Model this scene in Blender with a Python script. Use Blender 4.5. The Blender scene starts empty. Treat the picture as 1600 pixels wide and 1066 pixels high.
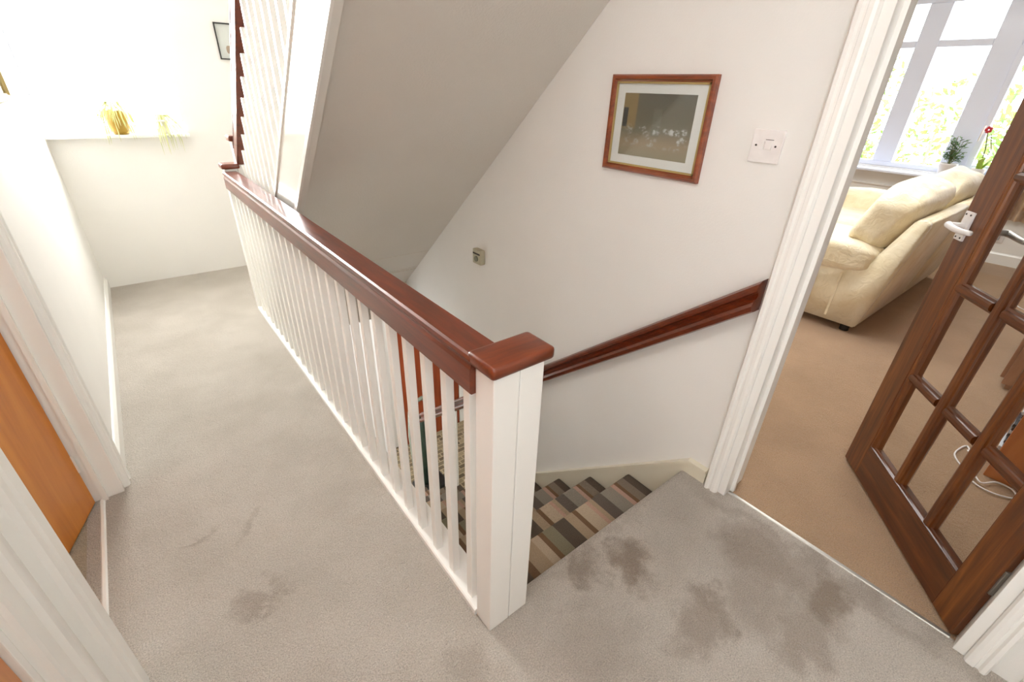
import bpy, bmesh, math, random
from mathutils import Vector, Matrix, noise as mn
random.seed(7)
sc = bpy.context.scene
COL = sc.collection

# ------------------------------------------------------------------ camera, world, light, exposure
FWD = Vector((0.55715388, 0.6797366, -0.47700913))
RGT = Vector((0.78423079, -0.61958654, 0.03308445))
UPV = Vector((0.27305973, 0.39251838, 0.87827542))
CAM = Vector((-0.44831, -0.59742, 1.33563))
cd = bpy.data.cameras.new('camera'); cam = bpy.data.objects.new('camera', cd); COL.objects.link(cam)
cd.sensor_width = 36.0; cd.lens = 36.0 * 720.18 / 1600.0; cd.clip_start = 0.02; cd.clip_end = 200
cam.matrix_world = Matrix(((RGT.x, UPV.x, -FWD.x, CAM.x), (RGT.y, UPV.y, -FWD.y, CAM.y),
                           (RGT.z, UPV.z, -FWD.z, CAM.z), (0, 0, 0, 1)))
sc.camera = cam
w = bpy.data.worlds.new('daylight'); sc.world = w; w.use_nodes = True
wb = w.node_tree.nodes['Background']; wb.inputs[0].default_value = (0.93, 0.97, 1.0, 1); wb.inputs[1].default_value = 9.0
sc.view_settings.view_transform = 'Standard'; sc.view_settings.look = 'None'
sc.view_settings.gamma = 1; sc.view_settings.use_curve_mapping = False
sc.view_settings.exposure = 0.12
sc.cycles.use_denoising = True
sc.cycles.max_bounces = 14; sc.cycles.diffuse_bounces = 8; sc.cycles.transparent_max_bounces = 16; sc.cycles.glossy_bounces = 5
sc.cycles.sample_clamp_indirect = 8
sc.cycles.caustics_reflective = False; sc.cycles.caustics_refractive = False

def area(name, loc, aim, sx, sy, power, col=(1, 1, 1), portal=False):
    l = bpy.data.lights.new(name, 'AREA'); l.shape = 'RECTANGLE'; l.size = sx; l.size_y = sy
    l.energy = power; l.color = col
    if portal: l.cycles.is_portal = True
    o = bpy.data.objects.new(name, l); COL.objects.link(o); o.location = loc
    o.rotation_euler = (Vector(aim) - Vector(loc)).to_track_quat('-Z', 'Y').to_euler()
    return o
area('lounge_window_portal', (6.12, .85, 1.5), (0, .85, 1.5), 1.9, 1.6, 1, portal=True)
area('hall_window_portal', (-.41, 3.72, 1.55), (-.41, 0, 1.55), .78, 1.15, 1, portal=True)
area('hall_daylight', (-.41, 3.8, 1.6), (-.35, 1.5, .9), .72, 1.05, 120, (1, 1, .97))
area('landing_fill', (-.52, -.15, 2.3), (-.45, .0, 0), .4, .5, 10, (.97, .98, 1))  # added fill below the ceiling, no real fitting; brightens left-facing sides of posts
area('landing_near_fill', (.2, -1.2, 2.28), (.2, -1.0, 0), .6, .6, 3.5, (1, .98, .95))  # weak added fill behind the camera, not a real lamp
area('lounge_fill', (3.0, .6, 2.3), (3.0, .6, 0), 1.6, 1.6, 60, (.97, .98, 1))  # added overhead fill that brightens lounge carpet, sofa and window frames
area('side_fill', (-.976, -1.07, 1.52), (.3, -.6, .8), .62, 1.0, 8, (.96, .98, 1))  # added fill shining in through the invented side window
area('bedroom_fill', (-3.4, .75, 1.5), (-.8, .5, .9), 1.4, 1.2, 30, (.97, .98, 1))  # added fill aimed at the ajar door; its source is made up
area('stair_top_fill', (.55, 1.6, 4.4), (.55, 1.6, 0), .6, 1.5, 12, (1, 1, 1))  # added fill for the upper stairwell, no fitting there
area('lower_hall_fill', (1.3, 2.6, -.32), (1.3, 2.6, -3), .6, .6, 6, (1, .95, .86))  # warm fill added so the lower hall is lit

# ------------------------------------------------------------------ materials
def srgb(r, g, b):
    f = lambda c: ((c / 255) / 12.92) if c / 255 <= .04045 else (((c / 255) + .055) / 1.055) ** 2.4
    return (f(r), f(g), f(b), 1)
def newmat(name):
    m = bpy.data.materials.new(name); m.use_nodes = True
    nt = m.node_tree; return m, nt, nt.nodes['Principled BSDF']
def N(nt, t, **k):
    n = nt.nodes.new(t)
    for a, b in k.items():
        if a in n.inputs: n.inputs[a].default_value = b
        else: setattr(n, a, b)
    return n
def ramp(nt, stops, interp='LINEAR'):
    r = nt.nodes.new('ShaderNodeValToRGB'); r.color_ramp.interpolation = interp
    e = r.color_ramp.elements
    while len(e) > 1: e.remove(e[-1])
    e[0].position = stops[0][0]; e[0].color = stops[0][1]
    for p, c in stops[1:]:
        q = e.new(p); q.color = c
    return r
def geo_pos(nt, scale=(1, 1, 1)):
    g = nt.nodes.new('ShaderNodeNewGeometry'); mp = nt.nodes.new('ShaderNodeMapping')
    mp.inputs['Scale'].default_value = scale
    nt.links.new(g.outputs['Position'], mp.inputs['Vector']); return mp.outputs['Vector']
def obj_pos(nt, scale=(1, 1, 1)):
    g = nt.nodes.new('ShaderNodeTexCoord'); mp = nt.nodes.new('ShaderNodeMapping')
    mp.inputs['Scale'].default_value = scale
    nt.links.new(g.outputs['Object'], mp.inputs['Vector']); return mp.outputs['Vector']
def bump(nt, bs, src, strength, dist=.002):
    b = N(nt, 'ShaderNodeBump', Strength=strength, Distance=dist)
    nt.links.new(src, b.inputs['Height']); nt.links.new(b.outputs['Normal'], bs.inputs['Normal'])

def paint(name, c, rough=.6, mott=.03, bumps=.06, bscale=220, coat=0):
    m, nt, bs = newmat(name); p = geo_pos(nt)
    n = N(nt, 'ShaderNodeTexNoise', Scale=2.2, Detail=3.0); nt.links.new(p, n.inputs['Vector'])
    c2 = tuple(max(0, x * (1 - mott * 2.2)) for x in c[:3]) + (1,)
    r = ramp(nt, [(.3, c2), (.7, c)]); nt.links.new(n.outputs['Fac'], r.inputs[0]); nt.links.new(r.outputs[0], bs.inputs['Base Color'])
    bs.inputs['Roughness'].default_value = rough
    if coat: bs.inputs['Coat Weight'].default_value = coat; bs.inputs['Coat Roughness'].default_value = .08
    n2 = N(nt, 'ShaderNodeTexNoise', Scale=bscale, Detail=2.0); nt.links.new(p, n2.inputs['Vector'])
    bump(nt, bs, n2.outputs['Fac'], bumps); return m
def wood(name, dark, mid, light, stretch, rough=.3, coat=.5, obj=False):
    m, nt, bs = newmat(name); p = (obj_pos if obj else geo_pos)(nt, stretch)
    n = N(nt, 'ShaderNodeTexNoise', Scale=1.0, Detail=8.0, Roughness=.62, Distortion=.6); nt.links.new(p, n.inputs['Vector'])
    r = ramp(nt, [(.28, dark), (.5, mid), (.72, light)]); nt.links.new(n.outputs['Fac'], r.inputs[0])
    nt.links.new(r.outputs[0], bs.inputs['Base Color'])
    bs.inputs['Roughness'].default_value = rough; bs.inputs['Coat Weight'].default_value = coat; bs.inputs['Coat Roughness'].default_value = .12
    bump(nt, bs, n.outputs['Fac'], .12, .0006); return m
def carpet(name, base, dark, stains=(), stain_col=None, fibre=260, clump=40):
    m, nt, bs = newmat(name); p = geo_pos(nt)
    n = N(nt, 'ShaderNodeTexNoise', Scale=fibre, Detail=3.0, Roughness=.7); nt.links.new(p, n.inputs['Vector'])
    n1 = N(nt, 'ShaderNodeTexNoise', Scale=3.0, Detail=5.0, Roughness=.6); nt.links.new(p, n1.inputs['Vector'])
    n3 = N(nt, 'ShaderNodeTexNoise', Scale=clump, Detail=3.0, Distortion=1.5); nt.links.new(p, n3.inputs['Vector'])
    r = ramp(nt, [(.3, dark), (.66, base)]); nt.links.new(n.outputs['Fac'], r.inputs[0])
    r1 = ramp(nt, [(.35, (.86, .85, .83, 1)), (.62, (1, 1, 1, 1))]); nt.links.new(n1.outputs['Fac'], r1.inputs[0])
    mx = N(nt, 'ShaderNodeMixRGB', blend_type='MULTIPLY'); mx.inputs[0].default_value = 1
    nt.links.new(r.outputs[0], mx.inputs[1]); nt.links.new(r1.outputs[0], mx.inputs[2]); cur = mx.outputs[0]
    if stains:
        nd = N(nt, 'ShaderNodeTexNoise', Scale=9.0, Detail=5.0, Roughness=.65); nt.links.new(p, nd.inputs['Vector'])
        sub = N(nt, 'ShaderNodeVectorMath', operation='SUBTRACT'); sub.inputs[1].default_value = (.5, .5, .5)
        nt.links.new(nd.outputs['Color'], sub.inputs[0])
        scl = N(nt, 'ShaderNodeVectorMath', operation='SCALE'); scl.inputs['Scale'].default_value = .30
        nt.links.new(sub.outputs[0], scl.inputs[0])
        add = N(nt, 'ShaderNodeVectorMath', operation='ADD'); nt.links.new(p, add.inputs[0]); nt.links.new(scl.outputs[0], add.inputs[1])
        tot = None
        for (sx, sy, rx, ry, st) in stains:
            rx *= 1.2; ry *= 1.2
            mp = nt.nodes.new('ShaderNodeMapping'); mp.inputs['Location'].default_value = (-sx / rx, -sy / ry, 0)
            mp.inputs['Scale'].default_value = (1 / rx, 1 / ry, 0); nt.links.new(add.outputs[0], mp.inputs['Vector'])
            ln = N(nt, 'ShaderNodeVectorMath', operation='LENGTH'); nt.links.new(mp.outputs[0], ln.inputs[0])
            mr = nt.nodes.new('ShaderNodeMapRange'); mr.interpolation_type = 'SMOOTHSTEP'
            for i, v in ((1, .25), (2, 1.15), (3, st), (4, 0)): mr.inputs[i].default_value = v
            nt.links.new(ln.outputs['Value'], mr.inputs[0])
            if tot is None: tot = mr.outputs[0]
            else:
                a = N(nt, 'ShaderNodeMath', operation='MAXIMUM'); nt.links.new(tot, a.inputs[0]); nt.links.new(mr.outputs[0], a.inputs[1]); tot = a.outputs[0]
        m2 = N(nt, 'ShaderNodeMixRGB', blend_type='MULTIPLY'); nt.links.new(tot, m2.inputs[0]); nt.links.new(cur, m2.inputs[1])
        m2.inputs[2].default_value = stain_col; cur = m2.outputs[0]
    nt.links.new(cur, bs.inputs['Base Color'])
    bs.inputs['Roughness'].default_value = 1; bs.inputs['Specular IOR Level'].default_value = .1
    bs.inputs['Sheen Weight'].default_value = .3
    ad = N(nt, 'ShaderNodeMath', operation='MULTIPLY_ADD'); ad.inputs[1].default_value = 1.2
    nt.links.new(n3.outputs['Fac'], ad.inputs[0]); nt.links.new(n.outputs['Fac'], ad.inputs[2])
    bump(nt, bs, ad.outputs[0], 1.0, .012); return m
def plain(name, c, rough=.5, metal=0, emit=None):
    m, nt, bs = newmat(name)
    n = N(nt, 'ShaderNodeTexNoise', Scale=30.0); nt.links.new(geo_pos(nt), n.inputs['Vector'])
    r = ramp(nt, [(.3, tuple(x * .92 for x in c[:3]) + (1,)), (.7, c)]); nt.links.new(n.outputs['Fac'], r.inputs[0])
    nt.links.new(r.outputs[0], bs.inputs['Base Color'])
    bs.inputs['Roughness'].default_value = rough; bs.inputs['Metallic'].default_value = metal
    if emit: bs.inputs['Emission Color'].default_value = emit[0]; bs.inputs['Emission Strength'].default_value = emit[1]
    return m
def glass(name, tint=(.985, .99, .985, 1)):
    m = bpy.data.materials.new(name); m.use_nodes = True; nt = m.node_tree; nt.nodes.clear()
    o = nt.nodes.new('ShaderNodeOutputMaterial'); t = nt.nodes.new('ShaderNodeBsdfTransparent'); t.inputs[0].default_value = tint
    g = nt.nodes.new('ShaderNodeBsdfGlossy'); g.inputs['Roughness'].default_value = .02
    lw_ = N(nt, 'ShaderNodeLayerWeight', Blend=.5); pw = N(nt, 'ShaderNodeMath', operation='POWER'); pw.inputs[1].default_value = 4.0
    f = N(nt, 'ShaderNodeMath', operation='MULTIPLY_ADD'); f.inputs[1].default_value = .5; f.inputs[2].default_value = .03; mx = nt.nodes.new('ShaderNodeMixShader')
    nt.links.new(lw_.outputs['Facing'], pw.inputs[0]); nt.links.new(pw.outputs[0], f.inputs[0])
    nt.links.new(f.outputs[0], mx.inputs[0]); nt.links.new(t.outputs[0], mx.inputs[1]); nt.links.new(g.outputs[0], mx.inputs[2])
    nt.links.new(mx.outputs[0], o.inputs['Surface']); return m

M = {}
M['wall'] = paint('wall_paint', srgb(233, 231, 227), .7, .02, .25, 160)
M['soffit'] = paint('soffit_textured_paint', srgb(218, 214, 207), .8, .02, .5, 120)
M['ceil'] = paint('ceiling_paint', srgb(240, 238, 232), .8)
M['gloss'] = paint('white_gloss_paint', srgb(240, 239, 235), .28, .015, .03, 40, .4)
M['string'] = paint('string_gloss_paint', srgb(236, 235, 230), .12, .01, .02, 18, .9)
M['cream'] = paint('cream_gloss_paint', srgb(226, 219, 199), .35, .03, .03, 40, .3)
M['upvc'] = paint('window_frame_plastic', srgb(226, 232, 248), .3, .01, .0, 40, .2)
STAINS = [(.365, 0, .08, .065, .8), (.504, -.111, .085, .085, .95), (.50, -.34, .12, .07, .6), (.58, -.35, .07, .07, .75), (.86, -.36, .14, .15, .75),
          (.88, -.53, .13, .10, .95), (.72, -.42, .12, .11, .5), (.71, -.55, .13, .08, .6), (.97, -.45, .05, .40, .55), (.45, .03, .30, .03, .3),
          (-.49, .49, .07, .035, .5), (-.61, .82, .05, .02, .4), (-.46, .80, .03, .05, .35), (-.10, -.04, .07, .07, .3), (.22, -.2, .15, .1, .25)]
M['carpet'] = carpet('grey_landing_carpet', srgb(234, 224, 212), srgb(180, 169, 156), STAINS, (.47, .40, .33, 1))
M['lcarpet'] = carpet('peach_lounge_carpet', srgb(218, 180, 140), srgb(180, 142, 104), ())
M['bcarpet'] = carpet('beige_bedroom_carpet', srgb(214, 200, 172), srgb(180, 164, 136), ())
M['rail'] = wood('mahogany_rail_varnish', srgb(68, 25, 7), srgb(98, 37, 11), srgb(116, 48, 16), (45, 3.2, 45), .34, .3)
M['railx'] = wood('mahogany_cap_varnish', srgb(70, 26, 7), srgb(102, 40, 11), srgb(120, 52, 16), (6, 45, 45), .36, .3)
M['door'] = wood('dark_hardwood_door', srgb(56, 26, 7), srgb(100, 52, 15), srgb(136, 80, 30), (40, 40, 2.5), .32, .4, True)
M['doorh'] = wood('dark_hardwood_crossgrain', srgb(52, 24, 6), srgb(88, 44, 13), srgb(118, 64, 24), (3.5, 40, 40), .32, .4, True)
M['oak'] = wood('orange_veneer_door', srgb(176, 100, 28), srgb(200, 122, 40), srgb(216, 142, 56), (14, 14, .9), .35, .3)
M['reddoor'] = wood('red_brown_door', srgb(112, 44, 20), srgb(140, 60, 28), srgb(160, 74, 36), (14, 14, 1), .35, .3)
M['orange'] = wood('orange_pine_panel', srgb(160, 84, 28), srgb(186, 106, 42), srgb(206, 128, 58), (10, 10, 1.2), .4, .3)
M['brown'] = wood('brown_cabinet_wood', srgb(110, 74, 50), srgb(150, 106, 76), srgb(176, 130, 98), (10, 10, 1.2), .4, .3)
M['frame'] = wood('picture_frame_wood', srgb(88, 34, 12), srgb(128, 58, 24), srgb(158, 82, 40), (30, 6, 30), .3, .5)
M['gold'] = plain('gold_slip', srgb(190, 168, 112), .4, .5)
M['mat'] = paint('picture_mount_card', srgb(226, 228, 226), .8, .01, .0)
M['glass'] = glass('clear_glass')
M['steel'] = plain('silver_trim', srgb(168, 164, 156), .45, .9)
M['white'] = plain('white_plastic', srgb(236, 232, 230), .35)
M['grey'] = plain('grey_plastic', srgb(178, 172, 148), .45)
M['black'] = plain('black_plastic', srgb(28, 26, 24), .4)
M['screw'] = plain('dark_screw', srgb(60, 50, 45), .4)
M['leather'] = None
def leather():
    m, nt, bs = newmat('cream_soft_upholstery'); p = geo_pos(nt)
    n = N(nt, 'ShaderNodeTexNoise', Scale=7.0, Detail=5.0, Distortion=.8); nt.links.new(p, n.inputs['Vector'])
    r = ramp(nt, [(.3, srgb(222, 206, 168)), (.7, srgb(238, 227, 199))]); nt.links.new(n.outputs['Fac'], r.inputs[0])
    nt.links.new(r.outputs[0], bs.inputs['Base Color']); bs.inputs['Roughness'].default_value = .65; bs.inputs['Sheen Weight'].default_value = .4
    n2 = N(nt, 'ShaderNodeTexNoise', Scale=16.0, Detail=4.0, Distortion=2.2); nt.links.new(p, n2.inputs['Vector'])
    bump(nt, bs, n2.outputs['Fac'], .5, .012); return m
M['leather'] = leather()
def stripes():
    m, nt, bs = newmat('striped_stair_carpet'); g = nt.nodes.new('ShaderNodeNewGeometry')
    s = nt.nodes.new('ShaderNodeSeparateXYZ'); nt.links.new(g.outputs['Position'], s.inputs[0])
    mr = nt.nodes.new('ShaderNodeMapRange'); mr.inputs[1].default_value = .06; mr.inputs[2].default_value = 1.0
    nt.links.new(s.outputs['X'], mr.inputs[0])
    T = srgb
    dk, gb, tan, lt, gr, br, ol, pk = T(98, 87, 77), T(140, 125, 110), T(176, 155, 130), T(192, 173, 150), T(150, 142, 130), T(124, 98, 76), T(142, 134, 112), T(192, 158, 140)
    edges = [(.06, dk), (.10, tan), (.15, br), (.19, lt), (.235, dk), (.30, br), (.335, tan), (.397, lt), (.434, br), (.455, ol), (.51, dk), (.575, tan), (.62, br),
             (.642, lt), (.70, pk), (.72, tan), (.742, T(108, 98, 90)), (.796, gr), (.862, pk), (.884, br), (.902, gb), (.945, dk)]
    r = ramp(nt, [((x - .06) / .94, c) for x, c in edges], 'CONSTANT'); nt.links.new(mr.outputs[0], r.inputs[0])
    n = N(nt, 'ShaderNodeTexNoise', Scale=300.0, Detail=3.0); nt.links.new(g.outputs['Position'], n.inputs['Vector'])
    r2 = ramp(nt, [(.3, (.72, .72, .72, 1)), (.65, (1, 1, 1, 1))]); nt.links.new(n.outputs['Fac'], r2.inputs[0])
    mx = N(nt, 'ShaderNodeMixRGB', blend_type='MULTIPLY'); mx.inputs[0].default_value = 1
    nt.links.new(r.outputs[0], mx.inputs[1]); nt.links.new(r2.outputs[0], mx.inputs[2]); nt.links.new(mx.outputs[0], bs.inputs['Base Color'])
    bs.inputs['Roughness'].default_value = 1; bs.inputs['Specular IOR Level'].default_value = .1
    bump(nt, bs, n.outputs['Fac'], .6, .004); return m
M['stripe'] = stripes()
def lower_floor():
    m, nt, bs = newmat('striped_lower_hall_carpet'); p = geo_pos(nt, (1, 1, 1))
    b = N(nt, 'ShaderNodeTexBrick'); b.offset = .5
    b.inputs['Color1'].default_value = srgb(150, 136, 108); b.inputs['Color2'].default_value = srgb(92, 78, 60); b.inputs['Mortar'].default_value = srgb(166, 150, 122)
    b.inputs['Scale'].default_value = 4; b.inputs['Mortar Size'].default_value = .03; nt.links.new(p, b.inputs['Vector'])
    nt.links.new(b.outputs['Color'], bs.inputs['Base Color']); bs.inputs['Roughness'].default_value = 1; return m
M['lfloor'] = lower_floor()

# ------------------------------------------------------------------ geometry helpers
def box(bm, x0, x1, y0, y1, z0, z1, bev=0, mat=None, seg=2):
    b2 = bmesh.new()
    bmesh.ops.create_cube(b2, size=1)
    for v in b2.verts:
        v.co = Vector(((x0 + x1) / 2 + v.co.x * (x1 - x0), (y0 + y1) / 2 + v.co.y * (y1 - y0), (z0 + z1) / 2 + v.co.z * (z1 - z0)))
    if bev: bmesh.ops.bevel(b2, geom=b2.edges[:], offset=bev, segments=seg, affect='EDGES', profile=.6)
    if mat: b2.transform(mat)
    merge(bm, b2); return bm
def merge(bm, b2):
    me = bpy.data.meshes.new('t'); b2.to_mesh(me); b2.free(); bm.from_mesh(me); bpy.data.meshes.remove(me)
def prism(bm, prof, p0, p1, au=Vector((1, 0, 0)), av=Vector((0, 0, 1))):
    """extrude a 2d profile (a,b)->a*au+b*av from p0 to p1"""
    p0 = Vector(p0); p1 = Vector(p1)
    a = [bm.verts.new(p0 + au * x + av * y) for x, y in prof]; b = [bm.verts.new(p1 + au * x + av * y) for x, y in prof]
    n = len(prof)
    fs = [bm.faces.new(a), bm.faces.new(b[::-1])]
    for i in range(n): fs.append(bm.faces.new((a[i], b[i], b[(i + 1) % n], a[(i + 1) % n])))
    bmesh.ops.recalc_face_normals(bm, faces=bm.faces[:]); return bm
def tube(bm, pts, r, seg=8, r1=None):
    pts = [Vector(p) for p in pts]; rings = []
    for i, p in enumerate(pts):
        t = (pts[min(i + 1, len(pts) - 1)] - pts[max(i - 1, 0)]).normalized()
        u = t.orthogonal().normalized() if i == 0 else (u - t * u.dot(t)).normalized()
        v = t.cross(u); rr = r if r1 is None else r + (r1 - r) * i / (len(pts) - 1)
        rings.append([bm.verts.new(p + (u * math.cos(2 * math.pi * k / seg) + v * math.sin(2 * math.pi * k / seg)) * rr) for k in range(seg)])
    for a, b in zip(rings, rings[1:]):
        for k in range(seg): bm.faces.new((a[k], a[(k + 1) % seg], b[(k + 1) % seg], b[k]))
    bm.faces.new(rings[0][::-1]); bm.faces.new(rings[-1]); return bm
def lathe(bm, prof, c, seg=24):
    rings = []
    for r, z in prof:
        rings.append([bm.verts.new((c[0] + r * math.cos(2 * math.pi * k / seg), c[1] + r * math.sin(2 * math.pi * k / seg), c[2] + z)) for k in range(seg)])
    for a, b in zip(rings, rings[1:]):
        for k in range(seg): bm.faces.new((a[k], a[(k + 1) % seg], b[(k + 1) % seg], b[k]))
    bm.faces.new(rings[0][::-1]); bm.faces.new(rings[-1]); return bm
def blob(bm, c, s, rot=(0, 0, 0), e=.5, nu=40, nv=24, lump=.0, seed=0):
    """soft cushion: super-ellipsoid"""
    sg = lambda v, p: math.copysign(abs(v) ** p, v)
    R = Matrix.Rotation(rot[2], 3, 'Z') @ Matrix.Rotation(rot[1], 3, 'Y') @ Matrix.Rotation(rot[0], 3, 'X')
    rings = []
    for i in range(1, nv):
        th = math.pi * i / nv - math.pi / 2; ring = []
        for j in range(nu):
            ph = 2 * math.pi * j / nu
            v = Vector((sg(math.cos(th), e) * sg(math.cos(ph), e), sg(math.cos(th), e) * sg(math.sin(ph), e), sg(math.sin(th), e)))
            k = 1 + lump * mn.noise(v * 2.3 + Vector((seed, 0, 0)))
            ring.append(bm.verts.new(Vector(c) + R @ Vector((v.x * s[0] * k / 2, v.y * s[1] * k / 2, v.z * s[2] * k / 2))))
        rings.append(ring)
    for a, b in zip(rings, rings[1:]):
        for k in range(nu): bm.faces.new((a[k], a[(k + 1) % nu], b[(k + 1) % nu], b[k]))
    bm.faces.new(rings[0][::-1]); bm.faces.new(rings[-1]); return bm
def world_loc(o):
    m = Matrix.Translation(o.location) @ o.rotation_euler.to_matrix().to_4x4()
    return world_loc(o.parent) @ m if o.parent else m
def obj(name, bm, m, parent=None, smooth=False, local=False, loc=None):
    if parent is not None and not local: bm.transform(world_loc(parent).inverted())
    me = bpy.data.meshes.new(name); bm.to_mesh(me); bm.free()
    if smooth:
        me.shade_smooth() if hasattr(me, 'shade_smooth') else [setattr(p, 'use_smooth', True) for p in me.polygons]
    me.materials.append(m if not isinstance(m, str) else M[m])
    o = bpy.data.objects.new(name, me); COL.objects.link(o)
    if parent: o.parent = parent
    if loc: o.location = loc
    return o
def B(): return bmesh.new()
def bx(name, m, parent, *a, bev=0, smooth=False): return obj(name, box(B(), *a, bev=bev), m, parent, smooth)
def tag(o, label=None, cat=None, group=None, kind=None):
    if label: o['label'] = label
    if cat: o['category'] = cat
    if group: o['group'] = group
    if kind: o['kind'] = kind
    return o
def thing(name, label, cat, loc=(0, 0, 0), rz=0, group=None, kind=None):
    o = bpy.data.objects.new(name, None); COL.objects.link(o); o.location = loc; o.rotation_euler = (0, 0, rz); o.empty_display_size = .1
    return tag(o, label, cat, group, kind)
def struct(name, bm, m, label=None, smooth=False): return tag(obj(name, bm, m, None, smooth), label, None, None, 'structure')
def boxes(*L):
    b = B()
    for a in L: box(b, *a)
    return b

# ------------------------------------------------------------------ setting: floors, walls, ceiling
W = 1.02; L = -.776; YF = 3.58; YB = -2.0; HC = 2.35; LOW = -2.6
fb = boxes((L - .1, 0, YB, YF, -.22, 0), (0, 1.042, YB, .03, -.22, 0), (0, 1.02, 2.5, YF, -.22, 0))
# rounded nosing along the head of the lower stairs
nose = [(0, 0), (.008, -.001), (.017, -.006), (.022, -.015), (.022, -.024), (.018, -.034), (.008, -.04), (0, -.04)]
prism(fb, nose, (.134, .03, 0), (1.0, .03, 0), Vector((0, 1, 0)), Vector((0, 0, 1)))
struct('floor', fb, 'carpet', 'pale grey landing carpet with brown stains near the lounge door')
struct('floor.001', boxes((1.042, 6.0, -3.0, 3.4, -.2, .0)), 'lcarpet', 'peach carpet of the lounge beyond the glazed door')
struct('floor.002', boxes((-3.2, L - .1, -.68, 2.6, -.2, -.002)), 'bcarpet', 'beige carpet beyond the orange door')
struct('floor.003', boxes((-.9, 3.2, .8, 5.6, LOW - .1, LOW)), 'lfloor', 'checked brown carpet of the lower hall')
# right wall with the lounge doorway (opening y -.845 .. -.105)
rw = boxes((W, W + .12, -.085, YF, -.25, 4.6), (W, W + .12, -.105, 1.7, LOW, -.25), (W, W + .12, YB, -.87, -.22, HC),
           (W, W + .12, -.87, -.085, 2.03, HC))
struct('wall_right', rw, 'wall', 'off-white wall holding the framed print and sloping handrail')
struct('wall_far', boxes((L - .12, W + .12, YF, YF + .14, LOW, 1.0), (L - .12, L + .0, YF, YF + .14, 1.0, 4.6), (-.045, W + .12, YF, YF + .14, 1.0, 4.6),
                         (L, -.045, YF, YF + .14, 2.1, 4.6)), 'wall', 'bright white wall around the landing window')
lw = boxes((L - .1, L, 1.235, YF, -.22, HC), (L - .1, L, .155, .42, -.22, HC), (L - .1, L, -.74, -.66, -.22, HC), (L - .1, L, YB, -1.4, -.22, HC), (L - .1, L, -1.4, -.74, -.22, 1.0), (L - .1, L, -1.4, -.74, 2.05, HC),
           (L - .1, L, .42, 1.235, 2.03, HC), (L - .1, L, -.66, .155, 2.03, HC))
struct('wall_left', lw, 'wall', 'white wall with two doorways on the landing')
struct('wall_back', boxes((L - .1, W + .12, YB - .1, YB, -.22, HC)), 'wall')
struct('ceiling', boxes((L - .1, .03, YB, YF, HC, HC + .15), (.03, W + .1, YB, -.2, HC, HC + .15)), 'ceil')
struct('wall_upper_stairwell', boxes((-.07, .03, -.3, YF, HC + .15, 4.6), (.03, W, -.3, -.2, HC + .15, 4.6)), 'wall')
struct('ceiling.001', boxes((-.07, W + .12, -.3, YF + .14, 4.6, 4.7)), 'ceil')
# lower stairwell
struct('wall_stairwell_left', boxes((-.02, .06, -.1, 2.6, LOW, -.22)), 'wall')
struct('wall_stairwell_back', boxes((-.02, W + .12, -.12, .0, LOW, -.22)), 'wall')
struct('wall_lower_hall', boxes((W + .12, 2.9, 3.66, 3.8, LOW, -.25), (2.9, 3.0, .9, 3.8, LOW, -.25), (W + .12, 3.0, .9, 1.0, LOW, -.25)), 'wall')
struct('ceiling.002', boxes((W + .12, 3.0, .9, 3.8, -.25, -.2),), 'ceil')
# lounge shell
struct('wall_lounge_window', boxes((6.0, 6.14, -3.0, 3.4, -.2, .75), (6.0, 6.14, -3.0, -.12, .75, 2.5), (6.0, 6.14, 1.8, 3.4, .75, 2.5), (6.0, 6.14, -.12, 1.8, 2.28, 2.5)), 'wall')
struct('wall_lounge_left', boxes((W + .12, 6.0, 3.4, 3.5, -.2, 2.5)), 'wall')
struct('wall_lounge_right', boxes((W + .12, 6.0, -3.1, -3.0, -.2, 2.5)), 'wall')
struct('wall_lounge_back', boxes((W + .02, W + .12, -3.0, YB, -.2, 2.5)), 'wall')
struct('ceiling.003', boxes((W + .12, 6.0, -3.0, 3.4, 2.45, 2.55)), 'ceil')
# bedroom shell behind the left doors
struct('wall_bedroom', boxes((-3.3, -3.2, -.68, .0, -.2, 2.5), (-3.3, -3.2, 1.5, 2.6, -.2, 2.5), (-3.3, -3.2, 0, 1.5, -.2, .85), (-3.3, -3.2, 0, 1.5, 2.1, 2.5), (-3.2, L - .1, 2.6, 2.7, -.2, 2.5), (-3.2, L - .1, -.70, -.68, -.2, 2.5)), 'wall')
struct('ceiling.004', boxes((-3.2, L - .1, -.68, 2.6, 2.4, 2.5)), 'ceil')

# skirting boards
def skirt(name, p0, p1, n, h=.085, t=.016, m='gloss'):
    prof = [(0, 0), (t, 0), (t, h - .018), (t * .55, h - .004), (t * .35, h), (0, h)]
    struct(name, prism(B(), prof, p0, p1, Vector(n)), m)
skirt('baseboard_left', (L, 1.31, 0), (L, YF, 0), (1, 0, 0), .08)
skirt('baseboard_right', (W, -.95, 0), (W, YB, 0), (-1, 0, 0), .085)
skirt('baseboard_lounge', (6.0, -3.0, 0), (6.0, 3.4, 0), (-1, 0, 0), .11)

# string board of the lower stairs, running up to the landing skirting
sb = B()
pts = [(-.05, 0), (-.05, .06), (.03, .06), (1.7, .06 - .875 * 1.67), (1.7, -.36 - .875 * 1.67), (.03, -.36), (.03, 0)]
prism(sb, [(y, z) for y, z in pts], (W - .02, 0, 0), (W, 0, 0), Vector((0, 1, 0)), Vector((0, 0, 1)))
cap = [(-.048, .064), (.031, .064), (1.7, .064 - .875 * 1.67), (1.7, .05 - .875 * 1.67), (.027, .05), (-.05, .05)]
prism(sb, cap, (W - .026, 0, 0), (W, 0, 0), Vector((0, 1, 0)), Vector((0, 0, 1)))
struct('baseboard_stairs', sb, 'cream', 'cream string board along the lower stairs')

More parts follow.
